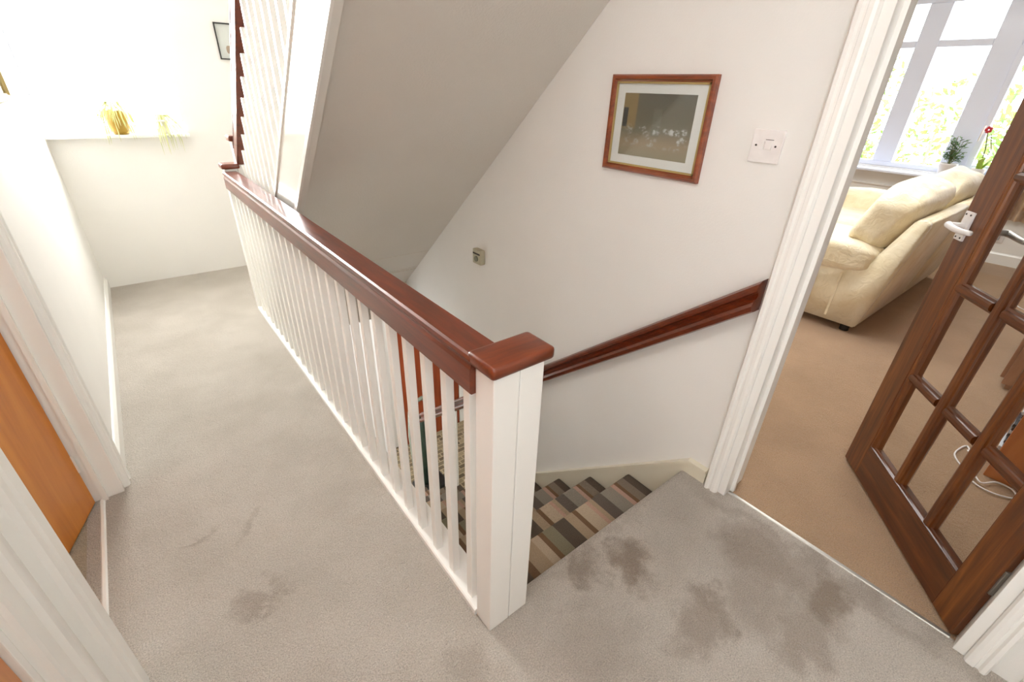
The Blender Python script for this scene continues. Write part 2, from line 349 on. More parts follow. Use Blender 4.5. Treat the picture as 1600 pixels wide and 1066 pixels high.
# architraves, linings and thresholds
def arch_prof(wd=.055, t=.027):   # (across, proud)
    return [(0, 0), (0, t * .55), (.004, t * .8), (.012, t * .9), (wd * .45, t * .9), (wd * .5, t * .72), (wd * .62, t * .72), (wd * .72, t), (wd * .9, t), (wd, t * .7), (wd, 0)]
def doorway(name, x, sgn, y0, y1, wds, lin, depth, label, h=2.0):
    """architrave on the face x, proud along -sgn... opening y0..y1; lining thickness lin"""
    t = thing(name, label, None, (x, (y0 + y1) / 2, 0), kind='structure')
    out = Vector((-sgn, 0, 0))
    for s, y in ((-1, y0), (1, y1)):
        wd = wds[0 if s < 0 else 1]
        b = prism(B(), arch_prof(wd), (x, y + s * lin, 0), (x, y + s * lin, h + .08), Vector((0, s, 0)), out)
        obj('architrave', b, 'gloss', t)
        b = box(B(), min(x - sgn * .006, x + sgn * depth), max(x - sgn * .006, x + sgn * depth), min(y, y + s * lin), max(y, y + s * lin), 0, h, bev=.002)
        obj('door_lining', b, 'gloss', t)
        b = box(B(), min(x + sgn * .04, x + sgn * .055), max(x + sgn * .04, x + sgn * .055), min(y, y - s * .012), max(y, y - s * .012), 0, h)
        if not (sgn > 0 and s < 0): obj('door_stop', b, 'gloss', t)
    b = box(B(), min(x - sgn * .006, x + sgn * depth), max(x - sgn * .006, x + sgn * depth), y0 - lin, y1 + lin, h, h + .03)
    obj('door_lining', b, 'gloss', t)
    b = prism(B(), arch_prof(wd), (x, y0 - lin, h + .03), (x, y1 + lin, h + .03), Vector((0, 0, 1)), out); obj('architrave', b, 'gloss', t)
    return t
doorway('trim_1', W - .006, 1, -.822, -.133, (.05, .05), .026, .13, 'white moulded frame of the lounge doorway')
doorway('trim_2', L, -1, .465, 1.212, (.115, .06), .022, .11, 'white moulded frame around the ajar orange door')
doorway('trim_3', L, -1, -.62, .13, (.06, .095), .02, .11, 'white moulded frame at the lower left corner')
b = prism(B(), [(0, 0), (.003, .003), (.012, .004), (.015, 0)], (1.036, -.81, 0), (1.036, -.135, 0)); struct('trim_4', b, 'steel', 'thin metal strip between landing and lounge carpets')
b = prism(B(), [(0, 0), (.004, .004), (.012, .005), (.016, 0)], (L - .066, .47, 0), (L - .066, 1.21, 0)); struct('trim_5', b, 'gloss', 'thin strip under the ajar orange door')

# ------------------------------------------------------------------ lower stairs (striped) and upper stairs
lt = thing('staircase', 'lower staircase with brown and beige striped carpet going down', 'staircase', (.55, .2, -.2))
for k in range(1, 13):
    y = .28 + .2117 * (k - 1); z = -.2 - .185 * (k - 1)
    y1 = y; y0 = y - .2117 - .03
    b = box(B(), .078, W - .022, y0, y1, z - .045, z, bev=.014, seg=3)
    box(b, .078, W - .022, y - .035, y - .018, z - .185, z - .03)
    o = obj('step', b, 'stripe', lt)
ut = thing('staircase', 'upper staircase rising over the stairwell with plain sloping underside', 'staircase', (.55, 2.5, 0))
mS = .905
sof = lambda y: .925 - mS * (y - 1.5)
prof = [(2.52, sof(2.52)), (-.19, sof(-.19)), (-.19, sof(-.19) + .09), (2.52, sof(2.52) + .09)]
obj('soffit', prism(B(), prof, (.085, 0, 0), (W - .001, 0, 0), Vector((0, 1, 0)), Vector((0, 0, 1))), 'soffit', ut)
for k in range(1, 14):
    y = 2.526 - .2065 * (k - 1); z = .19 * k
    b = box(B(), .106, W - .002, y - .2055, y + .0, z - .014, z, bev=.004)
    box(b, .106, W - .002, y - .018, y - .002, z - .183, z - .01)
    obj('step', b, 'carpet', ut)
mU = .94
st = lambda y: 1.182 - mU * (y - 1.5); sl = lambda y: .863 - mU * (y - 1.5)
ya, yb = 2.61, -.12
obj('string_board', prism(B(), [(ya, sl(ya)), (yb, sl(yb)), (yb, st(yb)), (ya, st(ya))], (.078, 0, 0), (.104, 0, 0), Vector((0, 1, 0)), Vector((0, 0, 1))), 'string', ut)
obj('string_bead', prism(B(), [(ya, sl(ya) - .004), (yb, sl(yb) - .004), (yb, sl(yb) + .03), (ya, sl(ya) + .03)], (.07, 0, 0), (.079, 0, 0), Vector((0, 1, 0)), Vector((0, 0, 1))), 'gloss', ut)

# rail profile (x across, z down from the top)
def rail_prof(wd, h):
    return [(.006, 0), (wd - .006, 0), (wd - .001, -.004), (wd, -.014), (wd - .004, -.02), (wd - .004, -.026), (wd, -.034), (wd, -h + .004), (wd - .004, -h),
            (.004, -h), (0, -h + .004), (0, -.034), (.004, -.026), (.004, -.02), (0, -.014), (.001, -.004)]
# ------------------------------------------------------------------ landing balustrade
bal = thing('balustrade', 'white landing balustrade with mahogany handrail above the stairwell', 'balustrade', (.033, 0, 0))
bx('newel_post', 'gloss', bal, 0, .066, 0, .064, 0, .85, bev=.003)
bx('newel_post', 'gloss', bal, .069, .134, .002, .062, -.22, .85, bev=.003)
bx('newel_cap', 'railx', bal, -.013, .147, -.014, .076, .849, .877, bev=.008, smooth=True)
bx('newel_post', 'gloss', bal, 0, .066, 2.615, 2.68, -.2, .885, bev=.003)
bx('newel_cap', 'railx', bal, -.014, .08, 2.60, 2.695, .885, .912, bev=.007, smooth=True)
obj('base_rail', prism(B(), [(-.006, 0), (-.006, .018), (-.002, .022), (.076, .022), (.078, .018), (.078, -.22), (.06, -.22), (.06, 0)], (0, .064, 0), (0, 2.615, 0)), 'gloss', bal)
obj('handrail', prism(B(), rail_prof(.078, .096), (-.014, .064, .872), (-.014, 2.615, .872)), 'rail', bal)
first = None
for i in range(26):
    y = .112 + .1006 * i
    if y > 2.58: break
    if first is None:
        first = obj('baluster', box(B(), -.0115, .0115, -.0125, .0125, 0, .765, bev=.002), 'gloss', bal, local=True, loc=(-.014, y, .015))
    else:
        c = first.copy(); COL.objects.link(c); c.location = (-.014, y, .015)

# upper stair balustrade
ub = thing('stair_balustrade', 'white sloping balustrade of the upper stairs with varnished handrail', 'balustrade', (.1, 2.65, 0))
bx('newel_post', 'gloss', ub, .07, .136, 2.615, 2.68, -.2, 1.03, bev=.003)
bx('newel_cap', 'railx', ub, .056, .15, 2.60, 2.695, 1.03, 1.06, bev=.007, smooth=True)
hz = lambda y: 1.005 - .905 * (y - 2.62)
obj('handrail', prism(B(), rail_prof(.046, .105), (.071, 2.625, hz(2.625)), (.071, 1.12, hz(1.12))), 'rail', ub)
obj('base_rail', prism(B(), [(0, 0), (.05, 0), (.05, -.022), (0, -.022)], (.072, ya - .02, st(ya - .02) + .02), (.072, 1.0, st(1.0) + .02)), 'gloss', ub)
first = None
for i in range(16):
    y = 2.545 - .094 * i
    if hz(y) > 2.4: break
    z = st(y) + .01
    if first is None:
        first = obj('baluster', box(B(), -.0115, .0115, -.0125, .0125, 0, .70, bev=.002), 'gloss', ub, local=True, loc=(-.006, y - 2.65, z))
    else:
        c = first.copy(); COL.objects.link(c); c.location = (-.006, y - 2.65, z)

# wall handrail of the lower stairs
wr = thing('wall_handrail', 'moulded mahogany handrail sloping down the wall below the light switch', 'handrail', (W, 0, .78))
prof = [(0, 0), (-.03, .0), (-.046, -.006), (-.052, -.016), (-.05, -.026), (-.038, -.033), (-.034, -.042), (-.04, -.05), (-.052, -.056), (-.056, -.068), (-.05, -.084), (-.03, -.09), (0, -.09)]
prof = [(x * 1.12, z * 1.17) for x, z in prof]
yy0, yy1 = -.045, 2.35
hr = lambda y: .815 - .828 * y
obj('rail', prism(B(), prof, (W, yy0, hr(yy0)), (W, yy1, hr(yy1))), 'rail', wr)
# lower newel / spindles where the wall gives way to the hall
for i in range(3):
    y = 1.82 + .2 * i
    obj('spindle', box(B(), W - .016, W - .004, y - .009, y + .009, LOW, hr(y) - .104, bev=.002), 'gloss', wr)

# ------------------------------------------------------------------ left doors
d = thing('door_2', 'plain orange veneered door standing slightly ajar', None, (L - .075, 1.2, 0), kind='structure')
d.rotation_euler = (0, 0, math.radians(-90 - 17.4))
bm = box(B(), 0, .745, -.04, 0, .008, 1.98, bev=.002)
o = obj('door_leaf', bm, 'oak', d, local=True)
bm = box(B(), 0, .745, 0, .0005, .008, 1.98)
obj('hinge', box(B(), -.003, .003, -.004, .004, .15, .22), 'gloss', d, local=True)
def lever(parent, u, n, z, s, mats, back=False):
    """lever handle on a back plate in door coordinates (u along leaf, n normal)"""
    pl = obj('handle_plate', box(B(), u - .02, u + .02, min(n, n + s * .008), max(n, n + s * .008), z - .045, z + .045, bev=.002), mats, parent, local=True)
    for dz in (-.036, .036):
        for du in (-.011, .011):
            bb = B(); tube(bb, [(u + du, n + s * .006, z + dz), (u + du, n + s * .0095, z + dz)], .0028, 8); obj('screw', bb, 'screw', pl, local=True)
    bb = B(); tube(bb, [(u, n + s * .006, z), (u, n + s * .02, z), (u, n + s * .045, z)], .0095, 12)
    obj('lever_boss', bb, 'white' if not back else 'steel', parent, local=True, smooth=True)
    bb = B(); tube(bb, [(u + .008, n + s * .046, z), (u - .01, n + s * .05, z - .001), (u - .035, n + s * .05, z - .004), (u - .06, n + s * .046, z - .005), (u - .085, n + s * .04, z - .004), (u - .094, n + s * .038, z - .003)], .0105, 12, .0075)
    obj('lever', bb, mats, parent, local=True, smooth=True)
lever(d, .70, 0, 1.0, 1, M['white'])
d3 = thing('door_3', 'closed orange veneered door in the lower left corner', None, (L - .002, -.25, 0), kind='structure')
bx('door_leaf', 'oak', d3, L - .042, L - .002, -.617, .127, .008, 1.98, bev=.002)
obj('handle_plate', box(B(), L - .002, L + .006, -.58, -.54, .95, 1.05, bev=.002), 'white', d3)

# lower hall door
d4 = thing('door_4', 'plain red-brown door in the lower hall seen between balusters', None, (1.75, 3.64, LOW), kind='structure')
bx('door_leaf', 'reddoor', d4, 1.38, 2.15, 3.62, 3.66, LOW, -.62, bev=.003)
for a in ((1.31, 1.37), (2.16, 2.22)): bx('architrave', 'gloss', d4, a[0], a[1], 3.62, 3.66, LOW, -.55, bev=.004)
bx('architrave', 'gloss', d4, 1.31, 2.22, 3.62, 3.66, -.61, -.55, bev=.004)

# ------------------------------------------------------------------ glazed lounge door
TH = math.atan2(.468, .582)
g = thing('door_1', 'fifteen-pane glazed hardwood door opened into the lounge', None, (1.045, -.807, 0), TH, kind='structure')
DW, DH, DT = .757, 1.97, .04
cols = [(.100, .243), (.291, .434), (.482, .625)]
rows = [(.165 + .341 * i, .465 + .341 * i) for i in range(5)]
def dbox(name, u0, u1, z0, z1, m, n0=-DT, n1=0, bev=.002, par=g): return obj(name, box(B(), u0, u1, n0, n1, z0, z1, bev=bev), m, par, local=True)
dbox('stile', 0, .092, .008, DH, 'door'); dbox('stile', .650, DW, .008, DH, 'door')
dbox('bottom_rail', .092, .650, .008, .155, 'doorh'); dbox('top_rail', .092, .650, 1.84, DH, 'doorh')
def bar_prof(wd): return [(-wd / 2, -.026), (-wd / 2, -.014), (-wd * .33, -.012), (-wd * .30, -.006), (-wd * .14, -.002), (wd * .14, -.002), (wd * .30, -.006), (wd * .33, -.012), (wd / 2, -.014), (wd / 2, -.026), (wd * .3, -.037), (-wd * .3, -.037)]
for u in (.267, .458):
    obj('glazing_bar', prism(B(), bar_prof(.048), (u, 0, .15), (u, 0, 1.845), Vector((1, 0, 0)), Vector((0, 1, 0))), 'door', g, local=True)
for z in [r[1] + .0205 for r in rows[:-1]]:
    for c in cols:
        a = c[0] - (.008 if c is cols[0] else 0); e = c[1] + (.025 if c is cols[2] else 0)
        obj('glazing_bar', prism(B(), bar_prof(.041), (a, 0, z), (e, 0, z), Vector((0, 0, 1)), Vector((0, 1, 0))), 'doorh', g, local=True)
# mouldings round the inside of the frame
mp = [(0, -.002), (.006, -.001), (.011, -.005), (.014, -.01), (.025, -.013), (.025, -.03), (.012, -.036), (0, -.037)]
obj('glazing_bead', prism(B(), mp, (.650, 0, .155), (.650, 0, 1.84), Vector((-1, 0, 0)), Vector((0, 1, 0))), 'door', g, local=True)
mq = [(x * .4, y) for x, y in mp]
obj('glazing_bead', prism(B(), mq, (.0915, 0, .155), (.0915, 0, 1.84), Vector((1, 0, 0)), Vector((0, 1, 0))), 'door', g, local=True)
obj('glazing_bead', prism(B(), mq, (.092, 0, .155), (.65, 0, .155), Vector((0, 0, 1)), Vector((0, 1, 0))), 'doorh', g, local=True)
obj('glazing_bead', prism(B(), mq, (.092, 0, 1.84), (.65, 0, 1.84), Vector((0, 0, -1)), Vector((0, 1, 0))), 'doorh', g, local=True)
for c in cols:
    for r in rows: dbox('pane', c[0] - .004, c[1] + .004, r[0] - .004, r[1] + .004, 'glass', -.023, -.019, 0)
lever(g, .727, 0, 1.003, 1, M['white'])
lever(g, .68, -DT, 1.0, -1, M['steel'], True)
for z in (.2, 1.0, 1.75): dbox('hinge', -.006, .002, z, z + .09, 'steel', -.03, -.005, .001)

# ------------------------------------------------------------------ things on the hall walls
def picture(name, label, face, axis, c, wd, ht, fw, dep, fm, inner=None, mat=.0, art=None):
    """face: wall coordinate, axis 'x' wall facing -x (or 'X' facing +x, 'y' facing -y); c=(along,z)"""
    if axis == 'x': Tm = Matrix(((0, -1, 0, face), (1, 0, 0, c[0]), (0, 0, 1, c[1]), (0, 0, 0, 1)))   # u->y, n->-x
    elif axis == 'X': Tm = Matrix(((0, 1, 0, face), (1, 0, 0, c[0]), (0, 0, 1, c[1]), (0, 0, 0, 1)))
    else: Tm = Matrix(((1, 0, 0, c[0]), (0, -1, 0, face), (0, 0, 1, c[1]), (0, 0, 0, 1)))
    base = (Tm @ Vector((0, 0, 0)))
    t = thing(name, label, 'picture', base)
    a, h = wd / 2, ht / 2
    fp = [(0, 0), (fw, 0), (fw, dep * .45), (fw * .8, dep * .6), (fw * .62, dep), (fw * .25, dep), (0, dep * .7)]
    b = B()
    rings = []
    for (sx, sz) in ((-1, -1), (1, -1), (1, 1), (-1, 1)):
        rings.append([b.verts.new(Vector((sx * (a - p), q, sz * (h - p)))) for p, q in fp])
    for i in range(4):
        r0, r1 = rings[i], rings[(i + 1) % 4]
        for k in range(len(fp)): b.faces.new((r0[k], r0[(k + 1) % len(fp)], r1[(k + 1) % len(fp)], r1[k]))
    bmesh.ops.recalc_face_normals(b, faces=b.faces[:]); b.transform(Tm); obj('frame', b, fm, t)
    a2, h2 = a - fw, h - fw
    if inner:
        s = .006; bi = B()
        for q in ((-a2, a2, h2 - s, h2), (-a2, a2, -h2, -h2 + s), (-a2, -a2 + s, -h2, h2), (a2 - s, a2, -h2, h2)): box(bi, q[0], q[1], .001, dep * .5, q[2], q[3])
        bi.transform(Tm); obj('gold_slip', bi, inner, t)
    bi = box(B(), -a2, a2, 0, .004, -h2, h2); bi.transform(Tm); obj('mount', bi, 'mat', t)
    if art:
        bi = box(B(), -art[0] / 2, art[0] / 2, .004, .0055, art[3] - art[1] / 2, art[3] + art[1] / 2); bi.transform(Tm); obj('print', bi, art[2], t)
    bi = box(B(), -a2, a2, dep * .42, dep * .42 + .0015, -h2, h2); bi.transform(Tm); obj('pane', bi, 'glass', t)
    return t
def art_mat(yc, zc, wd, ht):
    """muted, generic interior scene: dark brown-green room, ochre side, pale soft shapes low down"""
    m, nt, bs = newmat('muted_painting'); g_ = nt.nodes.new('ShaderNodeNewGeometry')
    mpn = nt.nodes.new('ShaderNodeMapping'); mpn.inputs['Location'].default_value = (0, -(yc - wd / 2) / wd, -(zc - ht / 2) / ht)
    mpn.inputs['Scale'].default_value = (0, 1 / wd, 1 / ht); nt.links.new(g_.outputs['Position'], mpn.inputs['Vector'])
    s = nt.nodes.new('ShaderNodeSeparateXYZ'); nt.links.new(mpn.outputs[0], s.inputs[0])   # Y: 0 right .. 1 left ; Z up
    nz = N(nt, 'ShaderNodeTexNoise', Scale=14.0, Detail=5.0, Roughness=.6); nt.links.new(mpn.outputs[0], nz.inputs['Vector'])
    base = ramp(nt, [(0, srgb(140, 134, 112)), (.22, srgb(152, 136, 112)), (.42, srgb(116, 112, 96)), (.6, srgb(104, 100, 84)), (1, srgb(98, 98, 88))])
    nt.links.new(s.outputs['Z'], base.inputs[0])
    def mask(op_in, lo, hi, inv=False):
        r = nt.nodes.new('ShaderNodeMapRange'); r.interpolation_type = 'SMOOTHSTEP'
        r.inputs[1].default_value = lo; r.inputs[2].default_value = hi; r.inputs[3].default_value = 1 if inv else 0; r.inputs[4].default_value = 0 if inv else 1
        nt.links.new(op_in, r.inputs[0]); return r.outputs[0]
    def mul(a, b_):
        k = N(nt, 'ShaderNodeMath', operation='MULTIPLY'); nt.links.new(a, k.inputs[0]); nt.links.new(b_, k.inputs[1]); return k.outputs[0]
    def mix(fac, a, col):
        k = N(nt, 'ShaderNodeMixRGB'); nt.links.new(fac, k.inputs[0]); nt.links.new(a, k.inputs[1]); k.inputs[2].default_value = col; return k.outputs[0]
    cur = base.outputs[0]
    cur = mix(mul(mask(s.outputs['Y'], .76, .8), mask(s.outputs['Z'], .4, .5)), cur, srgb(140, 122, 84))
    cur = mix(mul(mul(mask(s.outputs['Y'], .9, .92), mask(s.outputs['Y'], .975, .99, True)), mul(mask(s.outputs['Z'], .45, .48), mask(s.outputs['Z'], .76, .79, True))), cur, srgb(52, 52, 50))
    cur = mix(mul(mul(mask(s.outputs['Y'], .4, .42), mask(s.outputs['Y'], .52, .54, True)), mul(mask(s.outputs['Z'], .3, .4), mask(s.outputs['Z'], .74, .8, True))), cur, srgb(112, 112, 98))
    v = N(nt, 'ShaderNodeTexVoronoi', Scale=9.0); nt.links.new(mpn.outputs[0], v.inputs['Vector'])
    figs = mul(mul(mask(v.outputs['Distance'], .25, .6, True), mask(nz.outputs['Fac'], .42, .6)), mul(mask(s.outputs['Z'], .12, .2), mask(s.outputs['Z'], .46, .54, True)))
    figs = mul(figs, mask(s.outputs['Z'], 0, .4))
    cur = mix(mul(figs, mask(s.outputs['Y'], .0, 1.6, True)), cur, srgb(205, 208, 208))
    nt.links.new(cur, bs.inputs['Base Color']); bs.inputs['Roughness'].default_value = .6; return m
pc = (.462, 1.243)
picture('framed_picture', 'wooden framed dusky interior print with wide pale mount', W, 'x', pc, .408, .312, .021, .02, 'frame', 'gold', art=(.286, .2, art_mat(pc[0] + .003, pc[1] - .0, .286, .2), .0))
picture('framed_picture', 'thin black framed pale sketch on the bright far wall', YF, 'y', (.43, 1.567), .30, .215, .008, .015, 'black', None,
        art=(.26, .175, None, 0) if False else None)
fp2 = bpy.data.objects['framed_picture.001']
bi = B(); blob(bi, (.345, YF - .006, 1.52), (.035, .003, .05), e=.8, nu=16, nv=8); obj('print', bi, plain('sketch_brown', srgb(170, 150, 132), .8), fp2)
picture('framed_picture', 'gold-edged picture corner on the bright left wall', L, 'X', (2.38, 1.45), .46, .45, .028, .022, 'gold', None)

# light switch
sw = thing('light_switch', 'square white plate light switch beside the lounge doorway', 'switch', (W, .069, 1.219))
bx('switch_plate', 'white', sw, W - .009, W, .025, .113, 1.175, 1.263, bev=.002)
bx('rocker', 'white', sw, W - .013, W - .008, .052, .072, 1.211, 1.236, bev=.0015)
bx('rocker', 'white', sw, W - .012, W - .008, .074, .090, 1.211, 1.232, bev=.001)
bx('rocker_gap', 'screw', sw, W - .0096, W - .0085, .0505, .0735, 1.2365, 1.238)
for y in (.042, .098):
    bb = B(); tube(bb, [(W - .007, y, 1.221), (W - .0105, y, 1.221)], .0028, 10); obj('screw', bb, 'screw', sw)
# thermostat
tm = thing('thermostat', 'small beige box thermostat low on the stairwell wall', 'thermostat', (W, 1.50, .5))
bx('casing', 'grey', tm, W - .034, W, 1.462, 1.54, .455, .54, bev=.006)
bx('slot', 'black', tm, W - .036, W - .033, 1.468, 1.534, .512, .520)
bb = B(); tube(bb, [(W - .033, 1.5, .487), (W - .04, 1.5, .487)], .016, 20); obj('dial', bb, plain('dial_grey', srgb(120, 116, 98), .5), tm)

# ------------------------------------------------------------------ hall window
hw = thing('window_1', 'overexposed white-framed landing window', None, (-.41, YF + .07, 1.0), kind='structure')
for a in ((L, L + .05, 1.05, 2.05), (-.095, -.045, 1.05, 2.05), (-.44, -.39, 1.05, 2.05), (L, -.045, 1.0, 1.05), (L, -.045, 2.05, 2.1)):
    obj('window_frame', box(B(), a[0], a[1], YF + .06, YF + .12, a[2], a[3], bev=.004), 'upvc', hw)
for a in ((L + .05, -.44), (-.39, -.095)): obj('pane', box(B(), a[0], a[1], YF + .085, YF + .09, 1.05, 2.05), 'glass', hw)
struct('trim_6', box(B(), L + .002, -.03, YF - .07, YF + .059, .982, 1.002, bev=.006), 'gloss', 'white sill under the landing window')

def leaf_strip(bm, pts, w0, w1=None):
    pts = [Vector(p) for p in pts]; prev = None
    for i, p in enumerate(pts):
        t = (pts[min(i + 1, len(pts) - 1)] - pts[max(i - 1, 0)]).normalized()
        s = t.cross(Vector((0, 0, 1)));
        if s.length < .1: s = Vector((1, 0, 0))
        s.normalize(); f = i / (len(pts) - 1); ww = w0 * (1 - f) ** .6 * .5 + .0003
        a, b_ = bm.verts.new(p - s * ww), bm.verts.new(p + s * ww)
        if prev: bm.faces.new((prev[0], prev[1], b_, a))
        prev = (a, b_)
def plant_mat(name, a, b_): 
    m, nt, bs = newmat(name); n = N(nt, 'ShaderNodeTexNoise', Scale=14.0); nt.links.new(geo_pos(nt), n.inputs['Vector'])
    r = ramp(nt, [(.3, a), (.7, b_)]); nt.links.new(n.outputs['Fac'], r.inputs[0]); nt.links.new(r.outputs[0], bs.inputs['Base Color'])
    bs.inputs['Roughness'].default_value = .5; return m
M['pale_leaf'] = plant_mat('pale_striped_leaf', srgb(170, 176, 110), srgb(214, 214, 160))
M['dark_leaf'] = plant_mat('dark_green_leaf', srgb(44, 78, 40), srgb(96, 136, 72))
M['garden_leaf'] = plant_mat('garden_leaf', srgb(60, 96, 20), srgb(120, 150, 40))
M['stem'] = plain('green_brown_stem', srgb(110, 110, 60), .6)
# amber pot with spider plant on the landing sill
pp = thing('potted_spider_plant', 'amber glazed pot with pale strappy leaves hanging over the sill', 'plant', (-.40, YF - .02, 1.002))
bb = B(); lathe(bb, [(.034, 0), (.046, .004), (.052, .02), (.05, .026), (.058, .06), (.062, .1), (.058, .125), (.05, .132), (.054, .14), (.05, .14), (.046, .13), (.0, .125)], (-.40, YF - .02, 1.002), 28)
obj('pot', bb, plain('amber_glaze', srgb(150, 118, 40), .2), pp, True)
bb = B()
for i in range(34):
    a = random.uniform(0, 2 * math.pi); r = random.uniform(.06, .13); dz = random.uniform(-.2, .05)
    c = Vector((-.40, YF - .02, 1.135)); dx, dy = math.cos(a), math.sin(a) * .45 - .22
    if dz < 0: dy = -abs(dy) - .25
    e = c + Vector((dx * r, max(dy * r, -.14) if dz > 0 else -.085 - random.uniform(0, .03), dz))
    m1 = c + Vector((dx * r * .4, dy * r * .4 - .01, .06)); m2 = c + Vector((dx * r * .8, (e - c).y * .95, .03 + dz * .25))
    leaf_strip(bb, [c, m1, m2, e.lerp(m2, .4), e], .012)
obj('leaves', bb, 'pale_leaf', pp)
pq = thing('potted_spider_plant', 'small plant with trailing leaves at the right end of the landing sill', 'plant', (-.17, YF - .02, 1.002))
bb = B(); lathe(bb, [(.03, 0), (.036, .004), (.044, .07), (.047, .072), (.047, .085), (.04, .085), (.038, .07), (0, .07)], (-.17, YF - .02, 1.002), 24); obj('pot', bb, 'white', pq, True)
bb = B()
for i in range(26):
    dx = random.uniform(-.07, .12); dz = random.uniform(-.2, .03); c = Vector((-.17, YF - .02, 1.07))
    e = c + Vector((dx, -.075 - random.uniform(0, .025), dz)); leaf_strip(bb, [c, c + Vector((dx * .4, -.02, .05)), c + Vector((dx * .85, -.06, .0 + dz * .2)), e.lerp(c + Vector((dx, -.07, 0)), .4), e], .009)
obj('leaves', bb, 'pale_leaf', pq)

def side_window(name, x, y0, y1, z0, z1, label):
    t = thing(name, label, None, (x, (y0 + y1) / 2, z0), kind='structure')
    ym_ = (y0 + y1) / 2
    for a in ((y0, y0 + .05, z0, z1), (y1 - .05, y1, z0, z1), (ym_ - .025, ym_ + .025, z0 + .05, z1 - .05), (y0 + .05, y1 - .05, z0, z0 + .05), (y0 + .05, y1 - .05, z1 - .05, z1)):
        obj('window_frame', box(B(), x - .03, x + .03, *a, bev=.004), 'upvc', t)
    for a in ((y0 + .05, ym_ - .025), (ym_ + .025, y1 - .05)): obj('pane', box(B(), x - .003, x + .003, a[0], a[1], z0 + .05, z1 - .05), 'glass', t)
side_window('added_window_3', -3.25, 0, 1.5, .85, 2.1, 'added unseen bedroom window letting light past the ajar orange door')  # invented opening, put in to send a slit of light onto the landing
side_window('added_window_4', L - .05, -1.4, -.74, 1.0, 2.05, 'added unseen side window lighting the landing from behind the viewpoint')  # invented opening, put in to light the newel from the left
# ------------------------------------------------------------------ lounge window
lwn = thing('window_2', 'large white-framed lounge window with top lights', None, (6.06, .85, .75), kind='structure')
def wf(y0, y1, z0, z1, x0=6.03, x1=6.10, nm='window_frame'): obj(nm, box(B(), x0, x1, y0, y1, z0, z1, bev=.006), 'upvc', lwn)
ym = [(-.10, -.02), (.40, .60), (1.0, 1.18), (1.62, 1.78)]     # mullions
wf(-.12, 1.8, .75, .80); wf(-.12, 1.8, 2.20, 2.28)
for a in ym: wf(a[0], a[1], .80, 2.20)
gaps = [(-.02, .40), (.60, 1.0), (1.18, 1.62)]
for i, (a, c) in enumerate(gaps):
    wf(a, c, 1.84, 1.90, nm='transom')
    obj('pane', box(B(), 6.06, 6.066, a, c, .80, 1.84), 'glass', lwn); obj('pane', box(B(), 6.06, 6.066, a, c, 1.90, 2.20), 'glass', lwn)
# opening sash in the right light
for a in ((.35, .40, .80, 1.84), (-.02, .03, .80, 1.84), (.03, .35, .80, .85), (.03, .35, 1.79, 1.84)):
    obj('sash', box(B(), 6.01, 6.05, a[0], a[1], a[2], a[3], bev=.004), 'upvc', lwn)
bb = B(); box(bb, 5.995, 6.01, .37, .39, 1.12, 1.2, bev=.002); tube(bb, [(5.995, .38, 1.19), (5.97, .38, 1.18), (5.965, .38, 1.06)], .008, 8); obj('window_handle', bb, 'white', lwn, True)
struct('trim_7', box(B(), 5.80, 6.03, -.3, 1.95, .71, .735, bev=.008), 'upvc', 'deep white sill of the lounge window')
struct('trim_8', box(B(), 5.975, 6.0, -.3, 1.95, .56, .575, bev=.003), 'wall')

# curtain
cu = B(); n = 60
prev = None
for i in range(n + 1):
    f = i / n; y = -.02 - .42 * f; x = 5.93 + .03 * math.sin(f * 38)
    a, b_ = cu.verts.new((x, y, .42)), cu.verts.new((5.93 + .024 * math.sin(f * 38 + .2), y, 2.32))
    if prev: cu.faces.new((prev[0], a, b_, prev[1]))
    prev = (a, b_)
cmat = plant_mat('peach_curtain', srgb(214, 176, 130), srgb(240, 214, 178))
co = tag(obj('curtain', cu, cmat, None, True), 'peach pleated curtain at the right edge of the lounge window', 'curtain')
md = co.modifiers.new('thick', 'SOLIDIFY'); md.thickness = .004

# houseplants on the lounge sill
hp = thing('potted_plant', 'dark green leafy plant on the lounge sill behind the sofa', 'plant', (5.88, .50, .735))
bb = B(); lathe(bb, [(.05, 0), (.055, .005), (.07, .1), (.074, .105), (.074, .12), (.066, .12), (.06, .1), (0, .1)], (5.88, .50, .735), 24); obj('pot', bb, 'white', hp, True)
bb = B(); bs_ = B()
for i in range(22):
    a = random.uniform(0, 2 * math.pi); r = random.uniform(.03, .13); h = random.uniform(.06, .26)
    c = Vector((5.88, .50, .84)); top = c + Vector((math.cos(a) * r * .6, math.sin(a) * r, h)); tube(bs_, [c, c.lerp(top, .5) + Vector((0, 0, .02)), top], .002, 5)
    for k in range(6):
        p = c.lerp(top, .45 + .55 * k / 5); da = random.uniform(0, 6.28); e = p + Vector((math.cos(da) * .05, math.sin(da) * .05, random.uniform(-.02, .03)))
        mid = p.lerp(e, .5) + Vector((0, 0, .008)); s = (e - p).cross(Vector((0, 0, 1))).normalized() * .011
        v = [bb.verts.new(q) for q in (p, mid + s, e, mid - s)]; bb.faces.new(v)
obj('leaves', bb, 'dark_leaf', hp); obj('stem', bs_, 'stem', hp)
orc = thing('potted_orchid', 'tall thin orchid with one red flower at the lounge window', 'plant', (5.9, .27, .735))
bb = B(); lathe(bb, [(.04, 0), (.045, .005), (.055, .1), (.05, .1), (.045, .09), (0, .09)], (5.9, .27, .735), 20); obj('pot', bb, 'white', orc, True)
bb = B(); tube(bb, [(5.9, .27, .82), (5.9, .29, 1.0), (5.89, .33, 1.15)], .005, 6); tube(bb, [(5.9, .28, .82), (5.9, .25, 1.0), (5.9, .30, 1.13)], .004, 6); obj('stem', bb, 'stem', orc)
bb = B()
